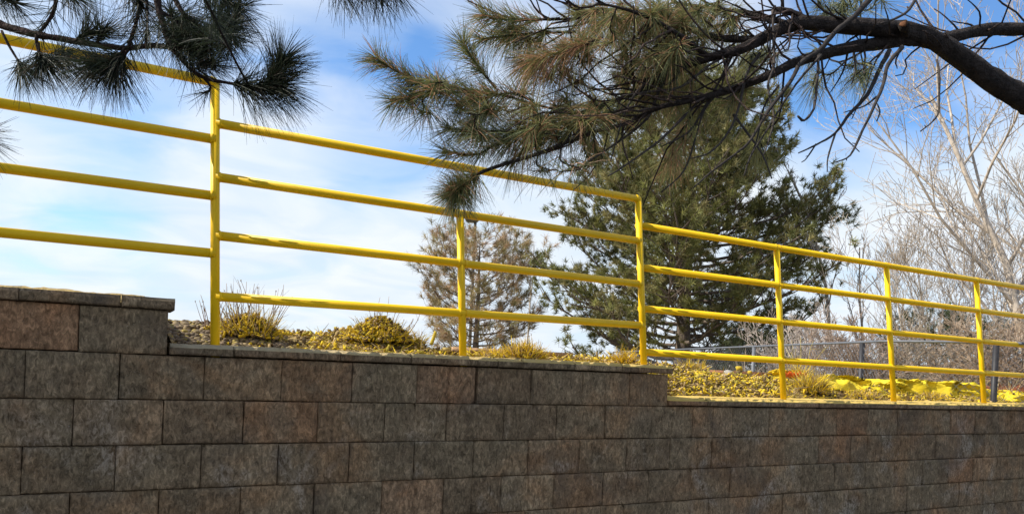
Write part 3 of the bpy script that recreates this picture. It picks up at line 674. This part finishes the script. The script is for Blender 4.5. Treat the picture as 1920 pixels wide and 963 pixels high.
def wig(P, a):
    P = np.array(P); 
    for i in range(1, len(P)-1): P[i] += RNG.normal(size=3)*a
    return P

# --- right-hand tree: trunk outside the frame on the right, limbs reaching left over the wall
rt_base = atd(2560, 700, 3.9); tb = np.array([rt_base[0], rt_base[1], -1.66])
if tb[1] > 3.3: tb[1] = 3.2
pR = empty('pine_tree', tuple(tb), 'pine whose thick dark limbs and green-brown needles reach in from the upper right', 'pine tree')
m = QM(); top = tb+np.array([.1, -.2, 7.0]); tube(m, smooth_path([tb-np.array([0, 0, .1]), tb+np.array([.03, 0, 1.4]), tb+np.array([-.04, -.05, 3.4]), top], 5), np.linspace(.20, .07, 16), 16, (1, 1, 1), rough=.12); m.build('trunk', M_bark, pR)
limb = QM()
def pl(pts): return np.array([atd(a, b, D) for a, b, D in pts])
def addlimb(pts, r0, r1, sides=12, rough=.22, k=5, c=(1, 1, 1), tm=None):
    P = smooth_path(pl(pts), k); tube(tm or limb, P, np.linspace(r0, r1, len(P)), sides, c, rough=rough); NET.extend([tuple(q) for q in P]); return P
NET = []
tm_ = tb+np.array([0, 0, 2.0])
main = [(2330, 420, 3.6), (2150, 300, 3.55), (1990, 222, 3.5), (1920, 185, 3.5), (1860, 150, 3.45), (1780, 92, 3.4), (1715, 62, 3.35), (1640, 52, 3.3), (1560, 47, 3.28), (1500, 44, 3.25), (1450, 62, 3.25), (1390, 92, 3.2), (1330, 108, 3.2), (1270, 128, 3.2), (1215, 165, 3.2), (1150, 190, 3.15), (1080, 215, 3.1)]
P = pl(main); P = np.vstack([tb+np.array([0, 0, 1.35]), P]); P = smooth_path(P, 5); NET.extend([tuple(q) for q in P[20:]])
tube(limb, P, np.concatenate([np.linspace(.085, .044, 31), np.linspace(.043, .022, 30), np.linspace(.021, .006, len(P)-61)]), 14, rough=.22)
addlimb([(2200, -40, 3.9), (2060, 40, 3.7), (1980, 52, 3.6), (1920, 55, 3.55), (1850, 56, 3.5), (1790, 68, 3.42), (1735, 76, 3.38), (1690, 75, 3.35)], .034, .024)
addlimb([(1700, 72, 3.36), (1650, 82, 3.34), (1600, 88, 3.3), (1540, 103, 3.28), (1490, 118, 3.25), (1440, 142, 3.2), (1380, 165, 3.2), (1310, 185, 3.15), (1240, 200, 3.1), (1170, 232, 3.1), (1100, 250, 3.1)], .031, .006)
addlimb([(1520, 42, 3.25), (1480, 22, 3.25), (1455, 18, 3.25)], .016, .012, 8)
addlimb([(1420, 75, 3.25), (1340, 70, 3.3), (1270, 45, 3.3), (1200, 25, 3.3), (1140, 22, 3.3), (1080, 35, 3.3), (1000, 38, 3.3)], .017, .004, 8)
addlimb([(1330, 108, 3.2), (1280, 70, 3.1), (1230, 40, 3.1), (1180, 20, 3.0), (1120, 5, 3.0)], .012, .004, 8)
addlimb([(1480, 45, 3.3), (1400, 25, 3.4), (1330, 15, 3.4), (1260, 5, 3.4)], .014, .006, 8)
# stub of a cut branch, pale inside
m = QM(); a = atd(1697, 62, 3.33); b = atd(1694, 46, 3.24); tube(m, [a, b], [.026, .020], 12, (1, 1, 1), rough=.4); m.build('branch_stub', M_bark, pR)
m = QM(); tube(m, [b, b+(b-a)*.04], [.014, .009], 9, (.38, .22, .14), rough=.6); m.build('cut_face', M_wood, pR)
# bare hanging twigs
def twig(pts, r0=.006, r1=.0018, D=3.2, dz=0, knobs=True, c=(1, 1, 1)):
    twg = QM(); P = smooth_path(wig(np.array([atd(a, b, D+dz*i) for i, (a, b) in enumerate(pts)]), .004), 4)
    tube(twg, P, np.linspace(r0*1.15, r1*1.3, len(P)), 6, c, rough=.35)
    if knobs:
        for i in range(3, len(P)-1, 3):
            if RNG.random() < .6:
                d = RNG.normal(size=3); d /= np.linalg.norm(d); tube(twg, [P[i], P[i]+d*.012*(.5+RNG.random())], [r1*1.3, r1*.8], 5, c)
    twg.build('dead_twig', M_twig, pR); return P
T = [
 ([(1632, -4), (1600, 34), (1570, 62), (1536, 92), (1505, 115), (1478, 155), (1440, 208), (1405, 262), (1380, 288), (1330, 325), (1300, 352)], .011, .002),
 ([(1668, 95), (1650, 130), (1625, 175), (1600, 212), (1568, 248), (1530, 270), (1497, 287)], .009, .002),
 ([(1567, 249), (1556, 290), (1551, 322)], .004, .0018), ([(1530, 270), (1512, 290), (1503, 304)], .003, .0015),
 ([(1692, 88), (1665, 122), (1654, 160), (1640, 195), (1618, 243), (1592, 288), (1567, 304)], .008, .002),
 ([(1643, 182), (1620, 200), (1582, 211)], .004, .0016), ([(1645, 195), (1650, 210), (1644, 227)], .003, .002),
 ([(1757, 112), (1759, 140), (1761, 175), (1760, 210), (1745, 230), (1726, 246)], .0045, .002),
 ([(1535, 100), (1532, 150), (1528, 192), (1522, 208), (1505, 223), (1496, 218)], .005, .004),
 ([(1449, 20), (1450, 60), (1447, 120), (1441, 162), (1449, 220), (1441, 262), (1432, 290)], .006, .002),
 ([(1600, 100), (1607, 130), (1597, 157)], .004, .002), ([(1716, 0), (1700, 20), (1680, 38), (1650, 45)], .006, .004),
 ([(1375, 215), (1400, 250), (1432, 292), (1447, 335)], .006, .002), ([(1380, 90), (1350, 150), (1320, 200), (1290, 245), (1240, 275)], .006, .002),
 ([(1425, 100), (1400, 140), (1385, 200), (1360, 250), (1330, 285), (1295, 297)], .006, .002),
 ([(1275, 110), (1240, 165), (1218, 215), (1190, 243), (1140, 275), (1092, 308), (1064, 318)], .007, .002),
 ([(1262, 130), (1205, 162), (1176, 205), (1163, 250), (1145, 302)], .006, .002),
 ([(1310, 190), (1275, 225), (1240, 262), (1200, 292), (1160, 318), (1140, 330)], .006, .002),
 ([(1390, 92), (1330, 120), (1280, 160), (1220, 175), (1165, 180)], .006, .003), ([(1460, 160), (1435, 200), (1420, 260), (1400, 310)], .004, .002),
 ([(1350, 170), (1320, 210), (1300, 260), (1280, 320), (1240, 360)], .004, .002), ([(1540, 103), (1500, 150), (1470, 190), (1440, 240), (1410, 290), (1395, 330)], .005, .002)]
for pts, a, b in T: twig(pts, a, b, 3.2+RNG.normal()*.04, dz=-.035, c=np.array([1, 1, 1])*(.7+.6*RNG.random()))
netA = np.array(NET)
for _ in range(170):
    p = netA[RNG.integers(20, len(netA))]; d = -Rt*(.35+RNG.random()*.6)+RNG.normal(size=3)*.3-fwd0*.25+np.array([0, 0, -.6+.7*RNG.random()]); L = .15+.42*RNG.random(); Q_ = [p]
    for k in range(6): d = d/np.linalg.norm(d)+RNG.normal(size=3)*.2+np.array([0, 0, .03*k]); Q_.append(Q_[-1]+d/np.linalg.norm(d)*L/6)
    if Q_[-1][1] > 3.5: continue
    tube(limb, Q_, np.linspace(.0055, .0022, 7), 5, np.array([1.3, 1.15, 1.1])*(.8+2.2*RNG.random()**3), rough=.3)
# needle shoots grown towards target regions
need = QM(); stems = QM()
def grow_shoot(net, tip, aim, n, L, w, cols, wts, r0=.005, Lmin=.12, droop=.15, part=.55, spread=.8, maxseg=.5, sm=None, nm=None):
    d = net-tip; dist = np.linalg.norm(d, axis=1); sc_ = dist+.9*np.maximum(0, -(d@Rt))     # prefer parents to the right
    j = int(np.argmin(sc_)); p0 = net[j]; v = tip-p0; ln = np.linalg.norm(v)
    mid = p0+v*.5+np.array([0, 0, -.06*ln])+rnd()*.03*ln; pre = tip-np.array(aim)*min(.12, ln*.4)
    P = smooth_path([p0, mid, pre, tip], 4); tube(sm, P, np.linspace(r0*(.6+ln), .0028, len(P)), 5, (1, 1, 1), rough=.3)
    tot = max(ln, .05); pf = min(.9, part*.3/tot); shoot(nm, P, n, L, w, droop, cols, wts, pf, spread)
    return P
def region(cx, cy, rx, ry, cnt, D, aim, cols, wts, n=150, L=.135, w=.0030, net=None, sm=None, nm=None, ds=.12, **kw):
    for _ in range(cnt):
        a = RNG.random()*2*math.pi; r = math.sqrt(RNG.random()); tip = atd(cx+rx*r*math.cos(a), cy+ry*r*math.sin(a), D+RNG.normal()*ds)
        am = camx*aim[0]-camy*aim[1]+RNG.normal(size=3)*.35; am /= np.linalg.norm(am)
        P = grow_shoot(net[0], tip, am, n, L, w, cols, wts, sm=sm, nm=nm, **kw); net[0] = np.vstack([net[0], P[3:-2]])
netR = [np.array(NET)]
def path_shoot(pts, D, n, L=.14, cols=(GRN, OLI, BRN), wts=(3, 2, 1), r=(.006, .003), part=.6, spread=.85, droop=.1, w=.0030):
    n = int(n*1.35); P = smooth_path(np.array([atd(a, b, D) for a, b in pts]), 4); tube(stems, P, np.linspace(r[0], r[1], len(P)), 6, (1, 1, 1), rough=.25); shoot(need, P, n, L, w, droop, cols, wts, part, spread); netR[0] = np.vstack([netR[0], P[2:-2]])
# signature shoots
path_shoot([(1080, 215), (1000, 195), (940, 178), (880, 170), (800, 155), (750, 138), (705, 108)], 3.1, 620, .12, part=.62, spread=1.0)
path_shoot([(880, 172), (820, 175), (770, 180), (735, 190)], 3.1, 260, .12, part=.8)
path_shoot([(930, 165), (900, 130), (875, 95), (868, 80)], 3.12, 260, .12, part=.8)
path_shoot([(1050, 35), (990, 38), (940, 36), (905, 28)], 3.2, 330, .13, part=.8)
path_shoot([(1080, 60), (1020, 62), (960, 66), (900, 74)], 3.2, 240, .13, part=.7)
path_shoot([(1100, 250), (1010, 288), (950, 306), (905, 322), (880, 338), (862, 352), (850, 362)], 3.05, 420, .13, part=.22, spread=1.5, r=(.009, .006), droop=.2)
path_shoot([(882, 336), (862, 354), (848, 366)], 3.05, 420, .115, part=.75, spread=1.75, droop=.15, r=(.006, .005))
path_shoot([(1060, 240), (990, 248), (920, 246), (860, 244), (838, 240)], 3.1, 330, .12, part=.6, cols=(GRN, OLI, GRY))
path_shoot([(1150, 195), (1080, 222), (1010, 245), (950, 262)], 3.1, 420, .14, part=.7, droop=.3)
path_shoot([(1130, 70), (1080, 90), (1040, 100), (1000, 118)], 3.1, 380, .15, part=.8, droop=.45, cols=(BRN, OLI, GRN), wts=(3, 2, 1))
path_shoot([(1000, 190), (960, 175), (900, 185), (860, 200)], 3.1, 330, .12, part=.8, cols=(BRN, GRN, OLI), wts=(1.5, 2, 1.5))
path_shoot([(1010, 225), (930, 270), (890, 290), (835, 285)], 3.1, 260, .12, part=.7)
kw = dict(net=netR, sm=stems, nm=need)
region(1010, 90, 95, 60, 16, 3.2, (-.8, .35), (GRN, OLI, BRN), (2, 2, 1.3), n=110, droop=.3, **kw)
region(1180, 60, 120, 65, 36, 3.25, (-.7, .5), (OLI, BRN, GRN), (3, 1.3, 1.5), n=110, droop=.35, **kw)
region(1060, 215, 110, 70, 26, 3.15, (-.8, .35), (GRN, OLI, BRN), (2, 2, 1.2), n=110, droop=.3, **kw)
region(900, 215, 70, 60, 9, 3.1, (-.85, .2), (GRN, OLI, GRY, BRN), (3, 1, 1, 1), n=110, **kw)
region(820, 185, 70, 40, 8, 3.1, (-.9, .1), (GRN, OLI, BRN), (3, 1, 1), n=110, **kw)
region(1040, 290, 90, 35, 8, 3.15, (-.7, .6), (GRN, OLI, BRN), (2, 1, 1), n=80, droop=.3, **kw)
region(1300, 60, 110, 60, 26, 3.35, (-.5, .6), (OLI, GRN, BRN), (3, 2, .7), n=100, droop=.3, **kw)
region(1220, 170, 105, 55, 12, 3.3, (-.5, .8), (OLI, BRN, GRN), (3, 1, 1.3), n=95, droop=.35, **kw)
region(1345, 190, 90, 55, 6, 3.4, (-.4, .9), (OLI, BRN, GRN), (3, .8, 1.5), n=90, droop=.35, **kw)
region(1265, 285, 60, 40, 5, 3.4, (-.3, .95), (OLI, BRN, GRN), (3, 1.5, 1), n=95, droop=.3, **kw)
region(1420, 300, 30, 25, 2, 3.4, (-.2, 1), (OLI, OLI), (1, 1), n=90, droop=.3, **kw)
region(1560, 145, 70, 25, 7, 3.5, (-.3, .9), (GRY, GRN, OLI), (2, 2, 1), n=90, droop=.25, **kw)
region(1600, 15, 80, 18, 8, 3.6, (.2, .6), (GRY, GRN, OLI), (2, 2, 1), n=90, **kw)
region(1450, 110, 60, 40, 4, 3.5, (-.5, .8), (GRY, OLI, GRN), (2, 2, 1), n=80, **kw)
# unseen canopy shoots added to this tree above the frame to shade the limbs
region(1560, -190, 420, 110, 16, 3.6, (-.6, .1), (OLI, GRN), (1, 1), n=70, ds=.5, **kw)
limb.build('limb', M_bark, pR); stems.build('shoots', M_bark, pR); need.build('needles', M_needle, pR)

# --- left-hand tree: trunk outside the frame on the upper left
lb_ = atd(-900, 700, 2.9); lb_ = np.array([lb_[0], min(lb_[1], 3.0), -1.66])
pL = empty('pine_tree', tuple(lb_), 'pine whose dark shaded needle branch hangs across the upper left', 'pine tree')
m = QM(); tube(m, smooth_path([lb_-np.array([0, 0, .1]), lb_+np.array([-.02, 0, 1.8]), lb_+np.array([.05, .03, 3.6]), lb_+np.array([0, 0, 6.8])], 5), np.linspace(.17, .06, 16), 16, rough=.12); m.build('trunk', M_bark, pL)
limb = QM(); stems = QM(); need = QM(); NET = []
DK = np.array([.020, .028, .017]); DG = np.array([.034, .045, .024]); DB = np.array([.07, .05, .035])  # near-black needle tints: the branch's shade is put into the colour
P = pl([(-420, -160, 2.85), (-200, -60, 2.8), (-20, 36, 2.75), (30, 55, 2.72), (75, 66, 2.7), (120, 74, 2.7), (180, 84, 2.68), (235, 91, 2.66), (285, 86, 2.65), (322, 92, 2.62), (350, 122, 2.6), (383, 146, 2.6), (430, 156, 2.58), (480, 164, 2.56), (528, 162, 2.55)])
P = np.vstack([lb_+np.array([0, 0, 2.6]), P]); P = smooth_path(P, 5); NET.extend([tuple(q) for q in P[15:]]); tube(limb, P, np.concatenate([np.linspace(.05, .014, 15), np.linspace(.0135, .004, len(P)-15)]), 9, (1.2, .85, .75), rough=.35)
def lshoot(pts, D, n, L=.125, r=(.006, .003), part=.5, spread=.9, droop=.08, nn=True):
    P = smooth_path(np.array([atd(a, b, D) for a, b in pts]), 4); tube(limb, P, np.linspace(r[0], r[1], len(P)), 7, (1.2, .85, .75), rough=.35); NET.extend([tuple(q) for q in P])
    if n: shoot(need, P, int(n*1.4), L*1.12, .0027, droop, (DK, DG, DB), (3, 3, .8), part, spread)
addl = lshoot
lshoot([(288, -60), (294, -5), (302, 32), (314, 68), (325, 92)], 2.6, 60, r=(.014, .010), part=.5)
lshoot([(112, -50), (105, 0), (96, 32), (72, 64)], 2.7, 50, r=(.007, .006), part=.6)
lshoot([(275, -50), (264, 5), (254, 48), (240, 90)], 2.66, 70, r=(.007, .006), part=.7)
lshoot([(275, 0), (276, 40), (274, 80)], 2.64, 60, r=(.005, .005), part=.8)
lshoot([(318, -20), (345, 28), (378, 56), (405, 62), (428, 50)], 2.6, 420, r=(.009, .004), part=.7, spread=1.1)
lshoot([(300, 20), (335, 45), (355, 75), (372, 92)], 2.62, 330, r=(.007, .005), part=.8, spread=1.3)
lshoot([(320, 90), (350, 90), (378, 96)], 2.6, 220, r=(.007, .005), part=.9, spread=1.1)
lshoot([(430, 156), (480, 164), (528, 162)], 2.56, 520, L=.145, r=(.005, .004), part=.95, spread=1.0, droop=.15)
lshoot([(490, 160), (512, 142), (528, 115)], 2.56, 380, r=(.005, .004), part=.8, spread=.8, L=.13)
lshoot([(383, 146), (395, 165), (385, 175)], 2.6, 30, r=(.005, .003), part=.6, L=.08)
lshoot([(350, 122), (360, 130), (400, 120)], 2.6, 140, r=(.004, .003), part=.9)
lshoot([(235, 91), (222, 106), (200, 120), (170, 122)], 2.64, 420, r=(.007, .004), part=.9, spread=1.15, droop=.2)
lshoot([(240, 94), (225, 115), (210, 132)], 2.64, 300, r=(.006, .004), part=.8, spread=1.2, droop=.2)
lshoot([(68, 66), (70, 90), (82, 118)], 2.68, 230, r=(.006, .004), part=.45, spread=.9, droop=.1, L=.12)
lshoot([(72, 80), (76, 100), (95, 110), (120, 108)], 2.68, 200, r=(.005, .004), part=.5, spread=1, droop=.25, L=.12)
lshoot([(3, 58), (16, 84), (34, 114), (41, 126)], 2.72, 150, r=(.005, .004), part=.22, spread=.8, droop=.05, L=.12)
lshoot([(140, 78), (150, 70), (165, 60)], 2.66, 120, r=(.005, .003), part=.9, spread=.7)
lshoot([(182, 84), (184, 76), (192, 60)], 2.66, 120, r=(.006, .004), part=.9, spread=.8)
lshoot([(-80, -60), (-30, -20), (10, 0), (30, 6)], 2.75, 200, r=(.006, .004), part=.5, spread=.9, L=.12)
lshoot([(60, -60), (110, -25), (140, -5)], 2.72, 170, r=(.006, .004), part=.6, spread=.9, L=.12)
lshoot([(200, -60), (250, -10), (262, 8)], 2.66, 160, r=(.006, .004), part=.5, spread=.9)
lshoot([(380, -70), (400, -25), (430, 5), (450, 14)], 2.6, 330, r=(.008, .004), part=.8, spread=1.1)
lshoot([(430, -80), (560, -70), (640, -45), (690, -22), (712, -12)], 2.6, 330, r=(.008, .004), part=.35, spread=1.2)
lshoot([(560, -70), (610, -45), (650, -18)], 2.6, 130, r=(.005, .004), part=.5, spread=1.1)
lshoot([(640, -50), (700, -40), (745, -20)], 2.6, 150, r=(.005, .004), part=.5, spread=1.1)
lshoot([(-150, 150), (-80, 220), (-45, 250), (-32, 262)], 2.7, 170, r=(.006, .004), part=.35, spread=1.2)
netL = [np.array(NET)]
kwl = dict(net=netL, sm=stems, nm=need, w=.0027)
region(410, 55, 50, 45, 6, 2.6, (.9, .1), (DK, DG), (1, 1), n=120, L=.12, **kwl)
region(330, 60, 40, 40, 5, 2.6, (.5, .1), (DK, DG), (1, 1), n=110, L=.12, **kwl)
region(180, -120, 420, 80, 46, 2.75, (.4, .1), (DK, DG), (1, 1), n=70, L=.13, ds=.4, **kwl)  # unseen extra shoots added above the frame to shade the left branch
limb.build('limb', M_bark, pL); stems.build('shoots', M_bark, pL); need.build('needles', M_needle, pL)

# ------------------------------------------------------------------ light and sky
sun_h = np.array([-.93, .33, 0]); sun_h /= np.linalg.norm(sun_h); el = math.radians(44)
sd = Vector((sun_h[0]*math.cos(el), sun_h[1]*math.cos(el), math.sin(el)))
L_ = bpy.data.lights.new('sun', 'SUN'); L_.energy = 4.4; L_.angle = math.radians(.5); L_.color = (1, .93, .80)
so = bpy.data.objects.new('sun', L_); COL.objects.link(so); so.rotation_euler = sd.to_track_quat('Z', 'Y').to_euler()
w = bpy.data.worlds.new('World'); sc.world = w; w.use_nodes = True; nt = w.node_tree; bg = nt.nodes['Background']
sky = nd(nt, 'ShaderNodeTexSky'); sky.sky_type = 'NISHITA'; sky.sun_disc = False; sky.sun_elevation = el; sky.sun_rotation = math.atan2(sd.x, sd.y)
sky.air_density = 1.0; sky.dust_density = .3; sky.ozone_density = 1.5
tc = nd(nt, 'ShaderNodeTexCoord'); gen = tc.outputs['Generated']
sx = nd(nt, 'ShaderNodeSeparateXYZ'); nt.links.new(gen, sx.inputs[0])
den = math_n(nt, 'ADD', math_n(nt, 'MAXIMUM', sx.outputs['Z'], 0.0), .22)
cx = math_n(nt, 'DIVIDE', sx.outputs['X'], den); cy = math_n(nt, 'DIVIDE', sx.outputs['Y'], den)
cb = nd(nt, 'ShaderNodeCombineXYZ'); nt.links.new(cx, cb.inputs[0]); nt.links.new(cy, cb.inputs[1])
mp = nd(nt, 'ShaderNodeMapping'); mp.inputs['Scale'].default_value = (1.0, 1.25, 1); mp.inputs['Location'].default_value = (3.1, 1.2, 0); mp.inputs['Rotation'].default_value = (0, 0, .5)
nt.links.new(cb.outputs[0], mp.inputs[0])
n1 = noise_n(nt, mp.outputs[0], 1.1, 6, .5, .7); n2 = noise_n(nt, mp.outputs[0], 2.8, 6, .5, .6)
f = math_n(nt, 'ADD', math_n(nt, 'MULTIPLY', n1, .65), math_n(nt, 'MULTIPLY', n2, .35))
hz = nd(nt, 'ShaderNodeMapRange'); nt.links.new(sx.outputs['Z'], hz.inputs[0]); hz.inputs[1].default_value = .0; hz.inputs[2].default_value = .55; hz.inputs[3].default_value = .30; hz.inputs[4].default_value = -.08
f = math_n(nt, 'ADD', f, hz.outputs[0])
def dirblob(px, py, rad, amt, f):
    d = ray(px, py); d = d/np.linalg.norm(d)
    dp = nd(nt, 'ShaderNodeVectorMath', operation='DOT_PRODUCT'); nt.links.new(gen, dp.inputs[0]); dp.inputs[1].default_value = tuple(d)
    r = nd(nt, 'ShaderNodeMapRange', interpolation_type='SMOOTHERSTEP'); nt.links.new(dp.outputs['Value'], r.inputs[0]); r.inputs[1].default_value = math.cos(math.radians(rad)); r.inputs[2].default_value = 1; r.inputs[3].default_value = 0; r.inputs[4].default_value = amt
    return math_n(nt, 'ADD', f, r.outputs[0])
# clear gaps and cloud banks of this sky, by direction
for b_ in ((1800, 10, 14, -.30), (700, 200, 10, -.14), (620, 60, 7, .08), (240, 330, 7, -.10), (1600, 240, 8, -.16), (60, 200, 6, .08), (480, 340, 8, .10), (1560, 330, 7, .12), (760, 40, 6, -.05), (130, 470, 9, -.10), (560, 430, 7, -.05), (1850, 330, 10, .14)): f = dirblob(*b_, f)
mask = ramp(nt, f, [(.30, 0), (.44, .42), (.60, .85), (.74, 1)])
skyc = mix(nt, 1.0, sky.outputs[0], (.80, 1.12, 1.42), 'MULTIPLY')
cloud = mix(nt, ramp(nt, n2, [(.35, 0), (.65, 1)]), (5.0, 5.8, 6.6), (6.1, 6.5, 7.0))
c = mix(nt, mask, skyc, cloud)
nt.links.new(c, bg.inputs['Color']); bg.inputs['Strength'].default_value = .10
sc.view_settings.view_transform = 'Standard'; sc.view_settings.look = 'None'; sc.view_settings.exposure = .6; sc.view_settings.gamma = 1
sc.cycles.max_bounces = 6; sc.cycles.transparent_max_bounces = 8
try: sc.cycles.use_denoising = True
except Exception: pass
